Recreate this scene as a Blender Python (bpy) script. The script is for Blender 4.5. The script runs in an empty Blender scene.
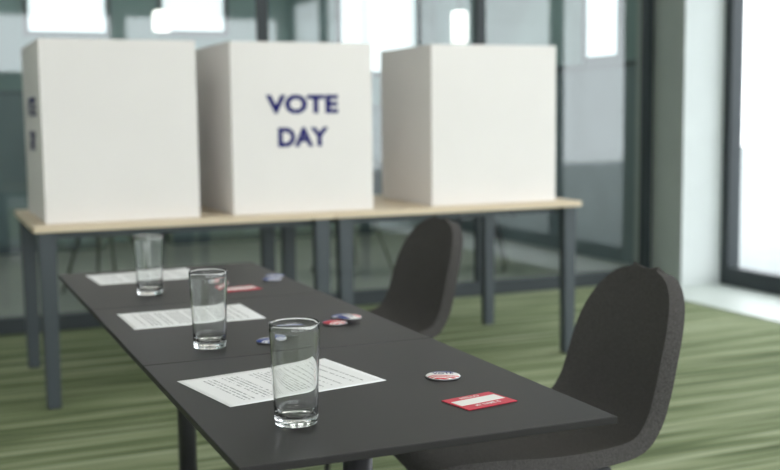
import bpy, bmesh, math, random
from mathutils import Vector, Matrix
random.seed(4)
SC=bpy.context.scene
COL=SC.collection

# ---------------------------------------------------------------- materials
def lin(c):
    return tuple(((v/255)/12.92 if v/255<=0.04045 else ((v/255+0.055)/1.055)**2.4) for v in c)+(1.0,)
def mat(name,rgb,rough=0.5,metal=0.0,spec=0.5,noise=0.0,nscale=40.0,bump=0.0,bscale=200.0,**kw):
    m=bpy.data.materials.new(name); m.use_nodes=True
    nt=m.node_tree; b=nt.nodes["Principled BSDF"]
    b.inputs["Base Color"].default_value=lin(rgb)
    b.inputs["Roughness"].default_value=rough
    b.inputs["Metallic"].default_value=metal
    b.inputs["Specular IOR Level"].default_value=spec
    for k,v in kw.items(): b.inputs[k.replace("_"," ")].default_value=v
    tc=nt.nodes.new("ShaderNodeTexCoord")
    if noise>0:
        n=nt.nodes.new("ShaderNodeTexNoise"); n.inputs["Scale"].default_value=nscale; n.inputs["Detail"].default_value=4
        nt.links.new(tc.outputs["Object"],n.inputs["Vector"])
        r=nt.nodes.new("ShaderNodeValToRGB"); L=lin(rgb)
        r.color_ramp.elements[0].position=.3; r.color_ramp.elements[1].position=.7
        r.color_ramp.elements[0].color=tuple(max(0,v*(1-noise)) for v in L[:3])+(1,)
        r.color_ramp.elements[1].color=tuple(min(1,v*(1+noise)) for v in L[:3])+(1,)
        nt.links.new(n.outputs["Fac"],r.inputs["Fac"]); nt.links.new(r.outputs["Color"],b.inputs["Base Color"])
    if bump>0:
        n2=nt.nodes.new("ShaderNodeTexNoise"); n2.inputs["Scale"].default_value=bscale
        nt.links.new(tc.outputs["Object"],n2.inputs["Vector"])
        bp=nt.nodes.new("ShaderNodeBump"); bp.inputs["Strength"].default_value=bump; bp.inputs["Distance"].default_value=.002
        nt.links.new(n2.outputs["Fac"],bp.inputs["Height"]); nt.links.new(bp.outputs["Normal"],b.inputs["Normal"])
    return m
def emis(name,rgb,s):
    m=bpy.data.materials.new(name); m.use_nodes=True; nt=m.node_tree
    b=nt.nodes["Principled BSDF"]; b.inputs["Base Color"].default_value=lin(rgb)
    b.inputs["Emission Color"].default_value=lin(rgb); b.inputs["Emission Strength"].default_value=s
    return m
class NB:
    def __init__(s,nt): s.nt=nt
    def math(s,op,a,b=None,c=None):
        n=s.nt.nodes.new("ShaderNodeMath"); n.operation=op
        for i,v in enumerate((a,b,c)):
            if v is None: continue
            if isinstance(v,(int,float)): n.inputs[i].default_value=v
            else: s.nt.links.new(v,n.inputs[i])
        return n.outputs[0]
    def mix(s,f,a,b):
        n=s.nt.nodes.new("ShaderNodeMix"); n.data_type='RGBA'
        if isinstance(f,(int,float)): n.inputs[0].default_value=f
        else: s.nt.links.new(f,n.inputs[0])
        for k,v in ((6,a),(7,b)):
            if isinstance(v,tuple): n.inputs[k].default_value=v
            else: s.nt.links.new(v,n.inputs[k])
        return n.outputs[2]
    def noise(s,vec,scale,detail=2):
        n=s.nt.nodes.new("ShaderNodeTexNoise"); n.inputs["Scale"].default_value=scale; n.inputs["Detail"].default_value=detail
        s.nt.links.new(vec,n.inputs["Vector"]); return n.outputs["Fac"]
    def mapping(s,vec,scale):
        n=s.nt.nodes.new("ShaderNodeMapping"); n.inputs["Scale"].default_value=scale
        s.nt.links.new(vec,n.inputs["Vector"]); return n.outputs[0]

M_black=mat("black_laminate",(30,28,29),rough=.45,spec=.35,noise=.10,nscale=6,bump=.05,bscale=600)
M_steel=mat("dark_grey_steel",(66,74,79),rough=.5,noise=.04)
M_edge=mat("black_edge",(30,30,32),rough=.45,noise=.03)
M_blksteel=mat("black_steel",(40,40,42),rough=.4,noise=.04)
M_wood=mat("light_birch",(218,198,168),rough=.5)
nt=M_wood.node_tree; nb=NB(nt); tc=nt.nodes.new("ShaderNodeTexCoord")
g=nb.noise(nb.mapping(tc.outputs["Object"],(1.2,22,10)),3,5)
nt.links.new(nb.mix(g,lin((204,185,156)),lin((230,215,190))),nt.nodes["Principled BSDF"].inputs["Base Color"])
M_booth=mat("white_foamboard",(234,230,227),rough=.65,noise=.015,nscale=3)
M_ink=mat("navy_ink",(26,30,104),rough=.7,spec=.2,noise=.03)
M_felt=mat("charcoal_felt",(76,74,73),rough=.95,spec=.12,noise=.5,nscale=430,bump=.6,bscale=600)
M_shell=mat("chair_piping",(34,33,34),rough=.7,noise=.05)
M_wallw=mat("white_paint",(208,214,213),rough=.85,noise=.02,nscale=5)
M_wallshade=mat("white_paint_shaded",(162,170,165),rough=.9,noise=.04,nscale=4)  # shaded copy of the column paint, shade put into the colour
M_ceil=mat("ceiling_white",(222,222,218),rough=.9,noise=.015,nscale=3)
M_frame=mat("anthracite_frame",(46,54,58),rough=.5,noise=.03)
M_teal=mat("teal_wall",(138,164,160),rough=.8,noise=.2,nscale=1.2)
M_slate=mat("slate_wall",(112,128,131),rough=.8,noise=.15,nscale=1.5)
M_bfloor=mat("grey_screed",(156,160,152),rough=.5,noise=.06,nscale=2)
M_sill=mat("pale_floor_strip",(196,204,198),rough=.45,noise=.03,nscale=6)
M_terr=mat("terrace_stone",(138,144,143),rough=.8,noise=.05,nscale=3)
M_red=mat("badge_red",(200,32,64),rough=.45,noise=.03)
M_white=mat("badge_white",(238,236,234),rough=.5,noise=.01)
M_pin=mat("pin_metal",(150,150,152),rough=.3,metal=1,noise=.03)
M_bright=emis("window_daylight_pane",(236,244,246),1.2)
M_lamp=emis("lamp_glow",(255,252,244),2.0)
M_panel=emis("fill_panel_glow",(255,251,246),4.8)  # glow for the added ceiling panels
M_dark=mat("dark_slate_panel",(88,100,104),rough=.6,noise=.08,nscale=1.5)

M_glass=bpy.data.materials.new("clear_glass"); M_glass.use_nodes=True
b=M_glass.node_tree.nodes["Principled BSDF"]
b.inputs["Base Color"].default_value=(.98,.99,.985,1); b.inputs["Roughness"].default_value=.0
b.inputs["Transmission Weight"].default_value=1.0; b.inputs["IOR"].default_value=1.47
def pane(name,tint,refl=.06):
    m=bpy.data.materials.new(name); m.use_nodes=True; nt=m.node_tree
    nt.nodes.remove(nt.nodes["Principled BSDF"]); out=nt.nodes["Material Output"]
    t=nt.nodes.new("ShaderNodeBsdfTransparent"); t.inputs[0].default_value=tint
    gl=nt.nodes.new("ShaderNodeBsdfGlossy"); gl.inputs["Roughness"].default_value=.03; gl.inputs[0].default_value=(.9,.95,.95,1)
    lw=nt.nodes.new("ShaderNodeLayerWeight"); lw.inputs[0].default_value=.5
    nb=NB(nt); f=nb.math('ADD',nb.math('MULTIPLY',nb.math('POWER',lw.outputs["Facing"],5.0),.85),refl)
    mx=nt.nodes.new("ShaderNodeMixShader"); nt.links.new(f,mx.inputs[0]); nt.links.new(t.outputs[0],mx.inputs[1]); nt.links.new(gl.outputs[0],mx.inputs[2])
    nt.links.new(mx.outputs[0],out.inputs[0]); return m
M_part=pane("partition_glass",(.86,.91,.91,1),.12)
M_win=pane("window_glass",(.97,.98,.98,1),.04)

# carpet
M_carpet=bpy.data.materials.new("striped_green_carpet"); M_carpet.use_nodes=True
nt=M_carpet.node_tree; nb=NB(nt); B=nt.nodes["Principled BSDF"]; tc=nt.nodes.new("ShaderNodeTexCoord")
o=tc.outputs["Object"]
s1=nb.noise(nb.mapping(o,(.6,20,1)),1.0,3)
s2=nb.noise(nb.mapping(o,(1.5,52,1)),1.0,2)
s3=nb.noise(nb.mapping(o,(.35,3.2,1)),1.0,1)
fz=nb.noise(o,420,2)
v=nb.math('ADD',nb.math('MULTIPLY',s1,.58),nb.math('ADD',nb.math('MULTIPLY',s2,.42),nb.math('MULTIPLY',s3,.15)))
rp=nt.nodes.new("ShaderNodeValToRGB"); cr=rp.color_ramp
cr.elements[0].position=.44; cr.elements[0].color=lin((80,90,64))
cr.elements[1].position=.72; cr.elements[1].color=lin((176,182,154))
e=cr.elements.new(.54); e.color=lin((110,122,88))
e=cr.elements.new(.61); e.color=lin((144,154,120))
nt.links.new(v,rp.inputs[0])
nt.links.new(nb.mix(nb.math('MULTIPLY',fz,.2),rp.outputs[0],lin((78,84,64))),B.inputs["Base Color"])
B.inputs["Roughness"].default_value=.95; B.inputs["Specular IOR Level"].default_value=.1
bp=nt.nodes.new("ShaderNodeBump"); bp.inputs["Strength"].default_value=.5; bp.inputs["Distance"].default_value=.004
nt.links.new(fz,bp.inputs["Height"]); nt.links.new(bp.outputs[0],B.inputs["Normal"])

def paper_mat(seed):
    m=bpy.data.materials.new("printed_paper"); m.use_nodes=True
    nt=m.node_tree; nb=NB(nt); B=nt.nodes["Principled BSDF"]; tc=nt.nodes.new("ShaderNodeTexCoord")
    sx=nt.nodes.new("ShaderNodeSeparateXYZ"); nt.links.new(tc.outputs["Object"],sx.inputs[0])
    X,Y=sx.outputs[0],sx.outputs[1]
    row=nb.math('MULTIPLY',nb.math('ADD',X,.15),112.0)
    fr=nb.math('FRACT',row); ink=nb.math('LESS_THAN',fr,.38)
    rid=nb.math('FLOOR',row)
    cv=nt.nodes.new("ShaderNodeCombineXYZ"); nt.links.new(nb.math('MULTIPLY',Y,210.0),cv.inputs[0]); nt.links.new(nb.math('MULTIPLY',rid,3.7+seed),cv.inputs[1])
    w=nb.math('GREATER_THAN',nb.noise(cv.outputs[0],1.0,1),.46)
    cv2=nt.nodes.new("ShaderNodeCombineXYZ"); nt.links.new(nb.math('MULTIPLY',rid,1.37+seed),cv2.inputs[0])
    keep=nb.math('GREATER_THAN',nb.noise(cv2.outputs[0],1.0,0),.46)
    mx=nb.math('LESS_THAN',nb.math('ABSOLUTE',X),.122)
    my=nb.math('LESS_THAN',nb.math('ABSOLUTE',Y),.082)
    k=nb.math('MULTIPLY',nb.math('MULTIPLY',ink,w),nb.math('MULTIPLY',keep,nb.math('MULTIPLY',mx,my)))
    nt.links.new(nb.mix(nb.math('MULTIPLY',k,.62),lin((236,236,238)),lin((62,62,70))),B.inputs["Base Color"])
    B.inputs["Roughness"].default_value=.8
    return m

# ---------------------------------------------------------------- geometry helpers
def link(o,parent=None):
    COL.objects.link(o)
    if parent: o.parent=parent
    return o
def empty(name,loc=(0,0,0),rz=0):
    e=bpy.data.objects.new(name,None); e.location=loc; e.rotation_euler=(0,0,rz); e.empty_display_size=.1
    COL.objects.link(e); return e
def mesh_obj(name,bm,m,parent=None,smooth=False):
    me=bpy.data.meshes.new(name); bm.to_mesh(me); bm.free()
    if smooth:
        for p in me.polygons: p.use_smooth=True
    o=bpy.data.objects.new(name,me)
    for k in (m if isinstance(m,(list,tuple)) else [m]): me.materials.append(k)
    return link(o,parent)
def box(name,lo,hi,m,parent=None,bev=0.0):
    bm=bmesh.new(); bmesh.ops.create_cube(bm,size=1)
    lo=Vector(lo);hi=Vector(hi); c=(lo+hi)/2; s=hi-lo
    for v in bm.verts: v.co=Vector((v.co.x*s.x,v.co.y*s.y,v.co.z*s.z))
    if bev>0: bmesh.ops.bevel(bm,geom=bm.edges[:],offset=bev,segments=2,affect='EDGES',profile=.5)
    o=mesh_obj(name,bm,m,parent); o.location=c; return o
def quad(name,pts,m,parent=None):
    bm=bmesh.new(); bm.faces.new([bm.verts.new(p) for p in pts]); return mesh_obj(name,bm,m,parent)
def lathe(name,prof,m,parent=None,seg=64,close=False):
    bm=bmesh.new(); rings=[]
    for r,z in prof:
        if r<1e-6: rings.append([bm.verts.new((0,0,z))])
        else: rings.append([bm.verts.new((r*math.cos(2*math.pi*i/seg),r*math.sin(2*math.pi*i/seg),z)) for i in range(seg)])
    for a,b in zip(rings[:-1],rings[1:]):
        for i in range(seg):
            j=(i+1)%seg
            if len(a)==1 and len(b)==1: continue
            if len(a)==1: bm.faces.new((a[0],b[j],b[i]))
            elif len(b)==1: bm.faces.new((a[i],a[j],b[0]))
            else: bm.faces.new((a[i],a[j],b[j],b[i]))
    bmesh.ops.recalc_face_normals(bm,faces=bm.faces[:])
    return mesh_obj(name,bm,m,parent,smooth=True)
def tube(name,p,q,r0,r1,m,parent=None,seg=20):
    p=Vector(p);q=Vector(q); d=q-p
    o=lathe(name,[(0,0),(r0,0),(r1,d.length),(0,d.length)],m,parent,seg)
    o.location=p; o.rotation_mode='QUATERNION'; o.rotation_quaternion=Vector((0,0,1)).rotation_difference(d)
    for pl in o.data.polygons: pl.use_smooth=len(pl.vertices)==4
    return o
def text_mesh(name,s,w,h,m,parent,loc,rot,bold=.02,ext=.0006,spacing=1.06):
    cu=bpy.data.curves.new(name,'FONT'); cu.body=s; cu.size=1; cu.offset=bold; cu.space_character=spacing
    t=bpy.data.objects.new(name+"_c",cu); COL.objects.link(t)
    dg=bpy.context.evaluated_depsgraph_get(); me=bpy.data.meshes.new_from_object(t.evaluated_get(dg))
    bpy.data.objects.remove(t)
    xs=[v.co.x for v in me.vertices]; ys=[v.co.y for v in me.vertices]
    cx,cy=(min(xs)+max(xs))/2,(min(ys)+max(ys))/2; sx=w/(max(xs)-min(xs)); sy=h/(max(ys)-min(ys))
    for v in me.vertices: v.co=Vector(((v.co.x-cx)*sx,(v.co.y-cy)*sy,ext))
    me.materials.clear(); me.materials.append(m); me.name=name
    o=bpy.data.objects.new(name,me); link(o,parent); o.location=loc; o.rotation_euler=rot; return o

# ---------------------------------------------------------------- room shell
Y0,Y1=-4.2,5.15; XL,XR=-3.4,4.2; H=2.9; YB=9.6
box("floor",(XL-.1,Y0-.1,-.1),(XR,Y1,0),M_carpet)
box("floor_back_room",(XL-.1,Y1,-.1),(XR+.1,YB+.1,0),M_bfloor)
box("trim_window_floor_strip",(3.5,Y0,.0),(XR-.06,4.8,.006),M_sill)
box("ceiling",(XL-.1,Y0-.1,H),(XR+.1,YB+.1,H+.1),M_ceil)
box("wall_left",(XL-.1,Y0-.1,0),(XL,YB+.1,H),M_wallw)
box("wall_rear_bottom",(XL,Y0-.1,0),(XR,Y0,.55),M_wallw)
box("wall_rear_top",(XL,Y0-.1,2.6),(XR,Y0,H),M_wallw)
for i,x in enumerate((XL,-.9,1.6,XR-.2)):
    box("wall_rear_pier_%d"%i,(x,Y0-.1,.55),(x+.2,Y0,2.6),M_wallw)
w=empty("window_1")
box("frame_bottom",(XR-.05,Y0,0),(XR+.05,4.8,.13),M_frame,w)
box("frame_top",(XR-.05,Y0,H-.1),(XR+.05,4.8,H),M_frame,w)
for i,y in enumerate((4.72,3.2,1.7,.2,-1.3,-2.8,Y0)):
    box("mullion_%d"%i,(XR-.05,y,.13),(XR+.05,y+.08,H-.1),M_frame,w)
quad("glass_pane",[(XR,Y0+.08,.13),(XR,4.72,.13),(XR,4.72,H-.1),(XR,Y0+.08,H-.1)],M_win,w)
box("column",(3.82,4.8,0),(XR+.1,Y1+.2,H),[M_wallw,M_wallshade])
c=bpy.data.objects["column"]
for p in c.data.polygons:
    if p.normal.x<-.5: p.material_index=1  # side turned from the windows: its shade is painted in
P=empty("glass_partition")
box("rail_bottom",(XL,Y1-.03,0),(3.82,Y1+.03,.09),M_frame,P)
box("rail_top",(XL,Y1-.03,H-.08),(3.82,Y1+.03,H),M_frame,P)
for i,x in enumerate((XL,-1.9,.95,2.42,3.74)):
    box("post_%d"%i,(x,Y1-.03,.09),(x+.06,Y1+.03,H-.08),M_frame,P)
quad("glass_pane",[(XL+.07,Y1,.09),(3.74,Y1,.09),(3.74,Y1,H-.08),(XL+.07,Y1,H-.08)],M_part,P)
# back room
box("wall_back",(XL,YB,0),(XR+.1,YB+.1,H),M_teal)
box("wall_back_room_right_low",(XR,Y1+.2,0),(XR+.1,YB,1.6),M_slate)
box("wall_back_room_right_high",(XR,Y1+.2,1.6),(XR+.1,YB,H),M_teal)
box("trim_back_room_right",(XR-.03,Y1+.2,1.56),(XR-.001,YB-.06,1.6),M_steel)
def win_back(k,a,b_,z0,z1):
    ww=empty("window_%d"%k)
    box("pane",(a,YB-.02,z0),(b_,YB-.005,z1),M_bright,ww)
    for nm,lo,hi in (("frame_l",(a-.05,YB-.04,z0-.05),(a,YB-.001,z1+.05)),("frame_r",(b_,YB-.04,z0-.05),(b_+.05,YB-.001,z1+.05)),("frame_b",(a,YB-.04,z0-.05),(b_,YB-.001,z0)),("frame_t",(a,YB-.04,z1),(b_,YB-.001,z1+.05))):
        box(nm,lo,hi,M_steel,ww)
for i,q in enumerate(((-1.2,-.3,1.6,2.7),(0.05,.75,2.02,2.7),(1.3,1.9,2.05,2.7),(3.15,4.0,1.66,2.7))): win_back(i+2,*q)
ww=empty("window_6")
a,b_,z0,z1=6.1,6.55,1.66,2.7
box("pane",(XR-.02,a,z0),(XR-.005,b_,z1),M_bright,ww)
for nm,lo,hi in (("frame_l",(XR-.04,a-.05,z0-.05),(XR-.001,a,z1+.05)),("frame_r",(XR-.04,b_,z0-.05),(XR-.001,b_+.05,z1+.05)),("frame_b",(XR-.04,a,z0-.05),(XR-.001,b_,z0)),("frame_t",(XR-.04,a,z1),(XR-.001,b_,z1+.05))):
    box(nm,lo,hi,M_steel,ww)
def cabinet(x0,x1,hh):
    e=empty("storage_cabinet",((x0+x1)/2,9.27,0)); hw=(x1-x0)/2
    box("body",(-hw,-.25,0),(hw,.27,hh),M_dark,e,bev=.01)
    n=max(2,int((x1-x0)/.6)); 
    for i in range(n):
        a=-hw+(2*hw)*i/n; b2=-hw+(2*hw)*(i+1)/n
        box("door_%d"%i,(a+.008,-.27,.08),(b2-.008,-.251,hh-.03),M_slate,e,bev=.003)
        box("handle_%d"%i,(b2-.05,-.285,hh*.55),(b2-.035,-.2701,hh*.55+.14),M_steel,e)
cabinet(1.2,3.9,1.3); cabinet(-3.2,.6,1.45)
for x,y,zz,r,h in ((3.48,7.5,1.83,.07,.27),(.86,7.5,1.88,.07,.16)):
    L=empty("pendant_lamp",(x,y,0))
    lathe("shade",[(0,zz),(r*.9,zz),(r,zz+.02),(r,zz+h-.02),(r*.8,zz+h),(0,zz+h)],M_lamp,L,32)
    tube("cord",(0,0,zz+h),(0,0,H),.006,.006,M_edge,L)
for i,(x,y) in enumerate([(-1.6,-2.4),(1.2,-2.4),(-1.6,.4),(1.4,.4),(-1.6,2.6),(1.2,2.6),(-1.2,7.0),(.8,7.0),(2.6,7.0)]):  # unseen ceiling panels, added to brighten both rooms
    L=empty("added_fill_panel",(x,y,H))
    box("diffuser",(-.55,-.28,-.03),(.55,.28,-.012),M_panel,L)
    box("housing",(-.6,-.33,-.012),(.6,.33,0),M_ceil,L)
box("ground_terrace",(XR+.1,-12,-.2),(30,30,-.05),M_terr)

# ---------------------------------------------------------------- black pedestal tables
W,S,TZ=.603,.682,.74
for k in range(3):
    t=empty("black_table",(-W/2,S*(k+.5),0))
    box("top",(-W/2,-S/2+.0008,TZ-.012),(W/2,S/2-.0008,TZ),[M_black],t,bev=.0012)
    box("support_plate",(-.13,-.13,TZ-.02),(.13,.13,TZ-.012),M_blksteel,t,bev=.002)
    tube("column",(0,0,.016),(0,0,TZ-.02),.026,.026,M_blksteel,t,32)
    box("base_plate",(-.2,-.2,0),(.2,.2,.014),M_blksteel,t,bev=.004)
    tube("column_collar",(0,0,.014),(0,0,.03),.04,.034,M_blksteel,t,32)

# ---------------------------------------------------------------- voting tables
VZ=.77
for k,(a,b_) in enumerate(((-.555,.754),(.758,2.06))):
    t=empty("voting_table",((a+b_)/2,3.78,0)); hw=(b_-a)/2; hd=.47
    box("top",(-hw,-hd,VZ-.028),(hw,hd,VZ),M_wood,t,bev=.003)
    for sx in (-1,1):
        for sy in (-1,1):
            x=sx*(hw-.055); y=sy*(hd-.045)
            bm=bmesh.new(); bmesh.ops.create_cube(bm,size=1)
            for v in bm.verts:
                tp=v.co.z>0; h=.036 if tp else .028
                v.co=Vector((math.copysign(h,v.co.x)+x,math.copysign(.026,v.co.y)+y,VZ-.028 if tp else 0))
            bmesh.ops.bevel(bm,geom=bm.edges[:],offset=.004,segments=2,affect='EDGES')
            mesh_obj("leg_%d%d"%(sx>0,sy>0),bm,M_steel,t)
    for sy in (-1,1): box("rail_x%d"%(sy>0),(-hw+.08,sy*(hd-.09)-.012,VZ-.06),(hw-.08,sy*(hd-.09)+.012,VZ-.028),M_steel,t)
    for sx in (-1,1): box("rail_y%d"%(sx>0),(sx*(hw-.055)-.012,-hd+.07,VZ-.06),(sx*(hw-.055)+.012,hd-.07,VZ-.028),M_steel,t)

# ---------------------------------------------------------------- voting booths
BT=1.535
booths=[]
for k,(a,b_,D) in enumerate(((-.498,.153,.76),(.304,.972,.72),(1.274,1.956,.62))):
    e=empty("voting_booth",((a+b_)/2,3.39,VZ)); hw=(b_-a)/2; h=BT-VZ; T=.012
    box("front_panel",(-hw,0,0),(hw,T,h),M_booth,e,bev=.003)
    box("side_panel_l",(-hw,T,0),(-hw+T,D,h),M_booth,e,bev=.003)
    box("side_panel_r",(hw-T,T,0),(hw,D,h),M_booth,e,bev=.003)
    booths.append((e,hw,h))
e,hw,h=booths[1]; cx=e.location.x
text_mesh("text_vote","VOTE",.342,.085,M_ink,e,(.633-cx,-.001,1.259-VZ),(math.pi/2,0,0),bold=.045)
text_mesh("text_day","DAY",.24,.087,M_ink,e,(.636-cx,-.001,1.112-VZ),(math.pi/2,0,0),bold=.045)
e,hw,h=booths[0]
text_mesh("text_vote","VOTE",.342,.085,M_ink,e,(-hw-.001,.36,1.259-VZ),(math.pi/2,0,-math.pi/2),bold=.045)
text_mesh("text_day","DAY",.24,.087,M_ink,e,(-hw-.001,.36,1.112-VZ),(math.pi/2,0,-math.pi/2),bold=.045)

# ---------------------------------------------------------------- chairs
def catmull(pts,t):
    n=len(pts)-1; x=min(max(t*n,0),n-1e-6); i=int(x); f=x-i
    p0=pts[max(i-1,0)];p1=pts[i];p2=pts[i+1];p3=pts[min(i+2,n)]
    return tuple(.5*((2*b)+(-a+c)*f+(2*a-5*b+4*c-d)*f*f+(-a+3*b-3*c+d)*f**3) for a,b,c,d in zip(p0,p1,p2,p3))
def chair_mesh():
    prof=[(-.305,.425,.185,0,.0),(-.29,.452,.205,0,.010),(-.19,.455,.222,0,.018),(-.06,.445,.230,0,.026),(.06,.442,.23,.005,.035),
          (.155,.460,.23,.02,.035),(.208,.525,.228,.035,.015),(.232,.60,.226,.038,0),(.250,.675,.220,.036,0),(.266,.74,.213,.032,0),(.280,.798,.205,.026,0),(.290,.842,.195,.020,0)]
    bm=bmesh.new(); NV,NU=64,20; rows=[]
    for i in range(NV+1):
        t=i/NV
        te=1-(1-t)**1.6 if t>.5 else t**1.15*(1-(.5)**1.6)/(.5**1.15)
        te=min(max(te,0),1)
        x,z,hw,fw,uw=catmull(prof,te)
        k=1.0
        if te>.66: s=(te-.66)/.342; k=max(1-s**2.6,0)**(1/2.2)
        if te<.16: s=(.16-te)/.16; k=max(1-.35*s**2.5,0)
        hw*=max(k,.30)
        row=[]
        for j in range(NU+1):
            u=-1+2*j/NU; au=abs(u)
            row.append(bm.verts.new((x-fw*k*k*au**2.2,hw*u,z+uw*au**2.2)))
        rows.append(row)
    for a,b in zip(rows[:-1],rows[1:]):
        for j in range(NU): bm.faces.new((a[j],a[j+1],b[j+1],b[j]))
    bmesh.ops.recalc_face_normals(bm,faces=bm.faces[:])
    return bm
def make_chair(name,x,y,rz):
    e=empty(name,(x,y,0),rz)
    o=mesh_obj("seat_shell",chair_mesh(),[M_felt,M_shell],e,smooth=True)
    m=o.modifiers.new("sol",'SOLIDIFY'); m.thickness=.036; m.offset=0; m.material_offset_rim=0
    m=o.modifiers.new("bev",'BEVEL'); m.width=.010; m.segments=3; m.limit_method='ANGLE'; m.angle_limit=math.radians(50)
    box("underframe",(-.17,-.14,.40),(.12,.14,.422),M_blksteel,e,bev=.003)
    for sx in (-1,1):
        for sy in (-1,1):
            tube("leg_%d%d"%(sx>0,sy>0),(-.02+sx*.13,sy*.12,.41),(-.01+sx*.235,sy*.21,.0),.013,.009,M_blksteel,e,16)
    return e
make_chair("office_chair",.306,.765,math.radians(-7))
make_chair("office_chair",.418,2.085,0)
for x,y,rz in ((3.0,6.3,2.6),(2.1,6.6,.4),(0.2,6.4,-1.2)): make_chair("meeting_chair",x,y,rz)

# ---------------------------------------------------------------- drinking glasses
def glass(x,y):
    H_=.157
    p=[(0,0.0015),(.026,.0012),(.0305,0),(.0325,.0016),(.0332,.006)]
    for i in range(1,13):
        t=i/12; p.append((.0332+(.0392-.0332)*t,.006+(H_-.0068)*t))
    p+=[(.0388,H_),(.0380,H_-.0006)]
    for i in range(12,0,-1):
        t=i/12; p.append((.0312+(.0376-.0312)*t,.018+(H_-.021)*t))
    p+=[(.0300,.0155),(.027,.0135),(.018,.0125),(0,.0122)]
    o=lathe("drinking_glass",p,M_glass,None,96); o.location=(x,y,TZ+.0005); return o

def paper(x,y,rz,seed,curl=.006):
    bm=bmesh.new(); nx,ny=24,16; L,Wd=.305,.216; vs=[]
    for i in range(nx+1):
        for j in range(ny+1):
            u=i/nx-.5; v=j/ny-.5
            z=curl*max(0,(abs(u)*2-.6))**2*(1+v*1.5)*(1 if u>0 else .4)
            vs.append(bm.verts.new((u*L,v*Wd,z)))
    for i in range(nx):
        for j in range(ny):
            a=i*(ny+1)+j; bm.faces.new((vs[a],vs[a+ny+1],vs[a+ny+2],vs[a+1]))
    o=mesh_obj("paper_sheet",bm,paper_mat(seed),None,smooth=True)
    o.location=(x,y,TZ+.0006); o.rotation_euler=(0,0,rz)
    m=o.modifiers.new("s",'SOLIDIFY'); m.thickness=.0003
    return o
paper(-.403,.448,math.radians(11),.1)
paper(-.403,1.162,math.radians(1),1.3)
paper(-.375,1.880,math.radians(3),2.7)
glass(-.464,.178); glass(-.446,.796); glass(-.424,1.542)

def name_tag(x,y,rz,w=.1,d=.074):
    e=empty("name_tag",(x,y,TZ+.0004),rz)
    box("card",(-w/2,-d/2,0),(w/2,d/2,.0012),M_red,e,bev=.0004)
    box("write_strip",(-w*.45,-d*.16,.0012),(w*.45,d*.24,.0014),M_white,e)
    text_mesh("text_hello","HELLO",w*.38,d*.12,M_white,e,(0,d*.36,.0010),(0,0,0),bold=.02,ext=.0005)
    text_mesh("text_name","MY NAME IS",w*.5,d*.13,M_white,e,(0,-d*.30,.0010),(0,0,0),bold=.02,ext=.0005)
    return e
name_tag(-.151,.173,math.radians(11))
name_tag(-.185,1.517,math.radians(8))

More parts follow.
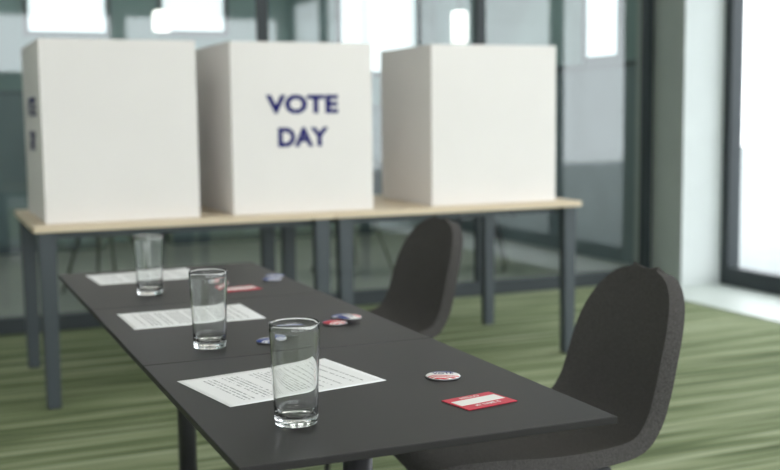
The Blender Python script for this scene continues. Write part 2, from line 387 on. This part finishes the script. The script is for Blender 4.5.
def button(x,y,rz,style,z=0,tilt=0,r=.028):
    e=empty("campaign_button",(x,y,TZ+.0004+z),rz); e.rotation_euler=(tilt,0,rz)
    dome=[(0,.0062),(r*.4,.0060),(r*.7,.0053),(r*.9,.0042),(r,.0026),(r*1.01,.0014),(r*.97,.0003),(r*.9,0),(0,0)]
    m=bpy.data.materials.new("button_print"); m.use_nodes=True; nt=m.node_tree; nb=NB(nt); B=nt.nodes["Principled BSDF"]
    tc=nt.nodes.new("ShaderNodeTexCoord"); sx=nt.nodes.new("ShaderNodeSeparateXYZ"); nt.links.new(tc.outputs["Object"],sx.inputs[0])
    X,Y=sx.outputs[0],sx.outputs[1]
    wav=nb.math('ADD',Y,nb.math('MULTIPLY',nb.math('SINE',nb.math('MULTIPLY',X,110)),.003))
    lo=nb.math('LESS_THAN',wav,-.008); st=nb.math('LESS_THAN',nb.math('FRACT',nb.math('MULTIPLY',wav,130)),.55)
    hi=nb.math('GREATER_THAN',wav,.013)
    base={'w':(236,234,232),'b':(30,58,142),'r':(205,38,60)}[style]
    c1=nb.mix(nb.math('MULTIPLY',lo,st),lin(base),lin((205,36,54) if style=='w' else (236,234,232)))
    c2=nb.mix(hi,c1,lin((30,50,132) if style!='b' else (226,226,228)))
    nt.links.new(c2,B.inputs["Base Color"]); B.inputs["Roughness"].default_value=.35
    B.inputs["Specular IOR Level"].default_value=.25
    lathe("face",dome,m,e,48)
    lathe("rim",[(r*.99,.0030),(r*1.03,.0016),(r*.99,.0002),(r*.93,-.0001)],M_pin,e,48)
    if style=='w': text_mesh("text_vote","VOTE",r*1.2,r*.42,M_ink,e,(0,.002,.0062),(0,0,0),bold=.03,ext=.0003)
    return e
button(-.131,.352,math.radians(-20),'w',r=.031)
button(-.127,.925,.4,'r'); button(-.083,.985,-.5,'b'); button(-.088,.935,1.9,'w',z=.0075)
button(-.320,.792,.2,'b'); button(-.262,.828,-.6,'b')
button(-.057,1.636,.3,'b'); button(-.215,1.63,.9,'w'); button(-.03,1.70,-.2,'b')

# ---------------------------------------------------------------- world + camera
wd=bpy.data.worlds.new("world"); SC.world=wd; wd.use_nodes=True
bg=wd.node_tree.nodes["Background"]; bg.inputs[0].default_value=(.93,.965,1.0,1); bg.inputs[1].default_value=4.3
SC.view_settings.view_transform='Standard'; SC.view_settings.look='None'
SC.view_settings.exposure=0.0

yaw,pitch,roll=.4001,.1079,-.0117
f=Vector((math.sin(yaw)*math.cos(pitch),math.cos(yaw)*math.cos(pitch),-math.sin(pitch)))
r=Vector((math.cos(yaw),-math.sin(yaw),0)); u=r.cross(f)
r2=r*math.cos(roll)+u*math.sin(roll); u2=-r*math.sin(roll)+u*math.cos(roll)
cd=bpy.data.cameras.new("camera"); cam=bpy.data.objects.new("camera",cd); COL.objects.link(cam)
mw=Matrix(((r2.x,u2.x,-f.x,-.9802),(r2.y,u2.y,-f.y,-1.42),(r2.z,u2.z,-f.z,1.21),(0,0,0,1)))
cam.matrix_world=mw
cd.sensor_width=36; cd.lens=36*1116.5/780; cd.clip_start=.05; cd.clip_end=200
cd.dof.use_dof=True; cd.dof.focus_distance=1.85; cd.dof.aperture_fstop=3.4
SC.camera=cam
